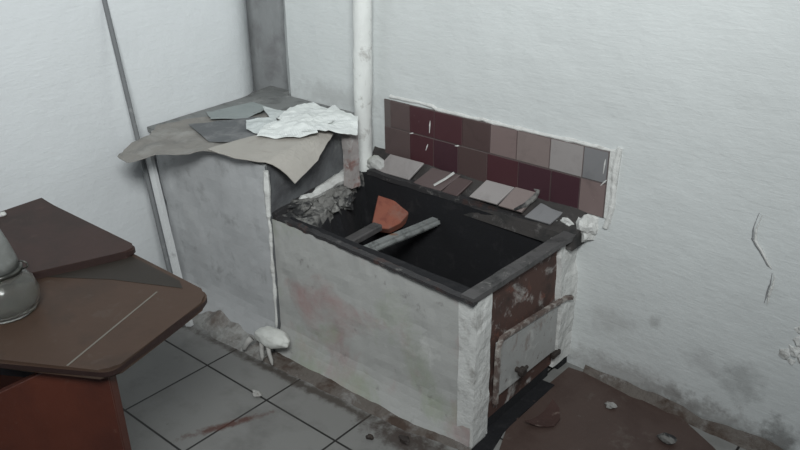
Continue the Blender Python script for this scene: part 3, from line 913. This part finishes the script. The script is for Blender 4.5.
tag(link('curled_flake', bm, 'flake'), 'curled dark flake lying on the rusty sheet by the stove', 'flake')
lump = empty('plaster_blob', (-2.0, 1.515, .06), 'bright white plaster blob with drips at the foot of the stove', 'plaster')
bm = bmesh.new()
vs = add_lump(bm, (-1.955, 1.535, .108), (.088, .042, .034), .14, 3, 3., 4)
for v in vs: v.co.z += .10 * (v.co.x + 1.955); v.co.y += .0
link('blob', bm, 'white_lump', lump, smooth=True)
def drip(p, q, r):
    bm = bmesh.new()
    p = Vector(p); q = Vector(q)
    add_tube(bm, [p, p.lerp(q, .4) + Vector((0, -.004, .004)), p.lerp(q, .8), q], [r, r * .8, r * .7, r * .3], 8)
    link('drip', bm, 'crumb', lump, smooth=True)
for p, q, r in (((-1.985, 1.512, .095), (-1.965, 1.486, .028), .011), ((-1.955, 1.512, .095), (-1.915, 1.492, .026), .010), ((-2.05, 1.512, .078), (-2.075, 1.487, .028), .013)):
    drip(p, q, r)
for (x, y, r, s, lab, mat) in ((-1.845, 1.357, .013, 2., 'pale plaster crumb at the joint of two floor tiles', 'crumb'), (-1.385, 1.44, .010, 4., 'dark crumb on the floor by the stove foot', 'dark_iron'),
                               (-1.29, 1.50, .014, 5., 'dark rubble bit against the dirty stove skirt', 'dark_iron'),
                               (-.64, 2.02, .020, 7., 'grey tile chip at the wall end of the rusty sheet', 'ash'), (-.86, 2.07, .013, 9., 'brown rubble bit at the wall foot nearest the stove', 'skirt')):
    lump_thing('crumb', (x, y, r * .75 + (.004 if x > -1. else 0)), (r * 1.5, r, r * .7), mat, lab, 'crumb', s, None, .5, 2)

# cracks and flaking on the right wall
def crack(name, pts, label, w=.004):
    bm = bmesh.new()
    P = []
    for i in range(len(pts) - 1):
        for k in range(4):
            t = k / 4; x = pts[i][0] * (1 - t) + pts[i + 1][0] * t; z = pts[i][1] * (1 - t) + pts[i + 1][1] * t
            P.append((x + .003 * nz((x, z, 0), 40), yw(x) - .003, z))
    P.append((pts[-1][0], yw(pts[-1][0]) - .003, pts[-1][1]))
    n = len(P)
    add_tube(bm, P, [max(.0008, w * math.sin(math.pi * (i + .3) / n) * (1 + .5 * nz((i, 0, 0), .7))) for i in range(n)], 6)
    return bm
def flake_crack(pts, label, off):
    root = empty('flaking_paint', (pts[0][0], yw(pts[0][0]), pts[-1][1]), label, 'flaking paint')
    link('crack', crack('c', pts, '', .0025), 'crack', root)
    link('lifted_edge', crack('c', [(x + off, z - .004) for x, z in pts], '', .0045), 'plaster', root)
flake_crack([(-.540, .765), (-.548, .72), (-.545, .683), (-.520, .652), (-.494, .618), (-.488, .61)], 'upper curved crack of flaking paint on the right wall', .009)
flake_crack([(-.475, .595), (-.474, .56), (-.478, .53), (-.480, .494)], 'lower straight crack of flaking paint on the right wall', .008)
# broken plaster round a hole low on the right wall
hole = empty('broken_plaster', (-.36, yw(-.36), .36), 'broken plaster round a dark hole low on the right wall', 'broken plaster')
bm = bmesh.new()
for k, (x, z, r) in enumerate(((-.395, .355, .018), (-.372, .375, .020), (-.362, .41, .020), (-.368, .445, .016), (-.345, .36, .02), (-.33, .345, .018), (-.376, .335, .012), (-.31, .37, .03), (-.36, .475, .012))):
    add_lump(bm, (x, yw(x) + .002, z), (r, r * .55, r), .7, 3, k * 2., 2)
link('rough_edge', bm, 'plaster', hole)
bm = bmesh.new()
add_lump(bm, (-.335, yw(-.335) + .006, .435), (.030, .012, .055), .5, 3, 4., 2)
link('hole', bm, 'soot', hole)

# ------------------------------------------------------------------ light
w = bpy.data.worlds.new('World'); scene.world = w; w.use_nodes = True
bg = w.node_tree.nodes['Background']
bg.inputs[0].default_value = (.80, .90, 1.0, 1); bg.inputs[1].default_value = .14
def area(name, loc, target, size, sy, power, col):
    l = bpy.data.lights.new(name, 'AREA'); l.shape = 'RECTANGLE'; l.size = size; l.size_y = sy; l.energy = power; l.color = col
    o = bpy.data.objects.new(name, l); COL.objects.link(o); o.location = loc
    o.rotation_euler = (Vector(target) - Vector(loc)).to_track_quat('-Z', 'Y').to_euler()
    return o
L = area('window_light', (.35, -.35, 2.75), (-2.2, 2.2, 2.15), 1.0, .7, 62, (.96, 1.0, 1.0))
L.data.spread = math.radians(112)

# ------------------------------------------------------------------ camera
cam = bpy.data.cameras.new('Camera'); cam.sensor_width = 36; cam.lens = 774.19 / 800 * 36; cam.clip_start = .02
co = bpy.data.objects.new('Camera', cam); COL.objects.link(co)
R = ((0.76204, 0.64733, -0.01599), (-0.25429, 0.32188, 0.91199), (-0.59551, 0.69091, -0.40989))
co.matrix_world = Matrix(((R[0][0], R[1][0], -R[2][0], 0), (R[0][1], R[1][1], -R[2][1], 0), (R[0][2], R[1][2], -R[2][2], 1.65), (0, 0, 0, 1)))
scene.camera = co
scene.view_settings.view_transform = 'Standard'; scene.view_settings.look = 'None'
scene.view_settings.exposure = 0; scene.view_settings.gamma = 1; scene.view_settings.use_curve_mapping = False
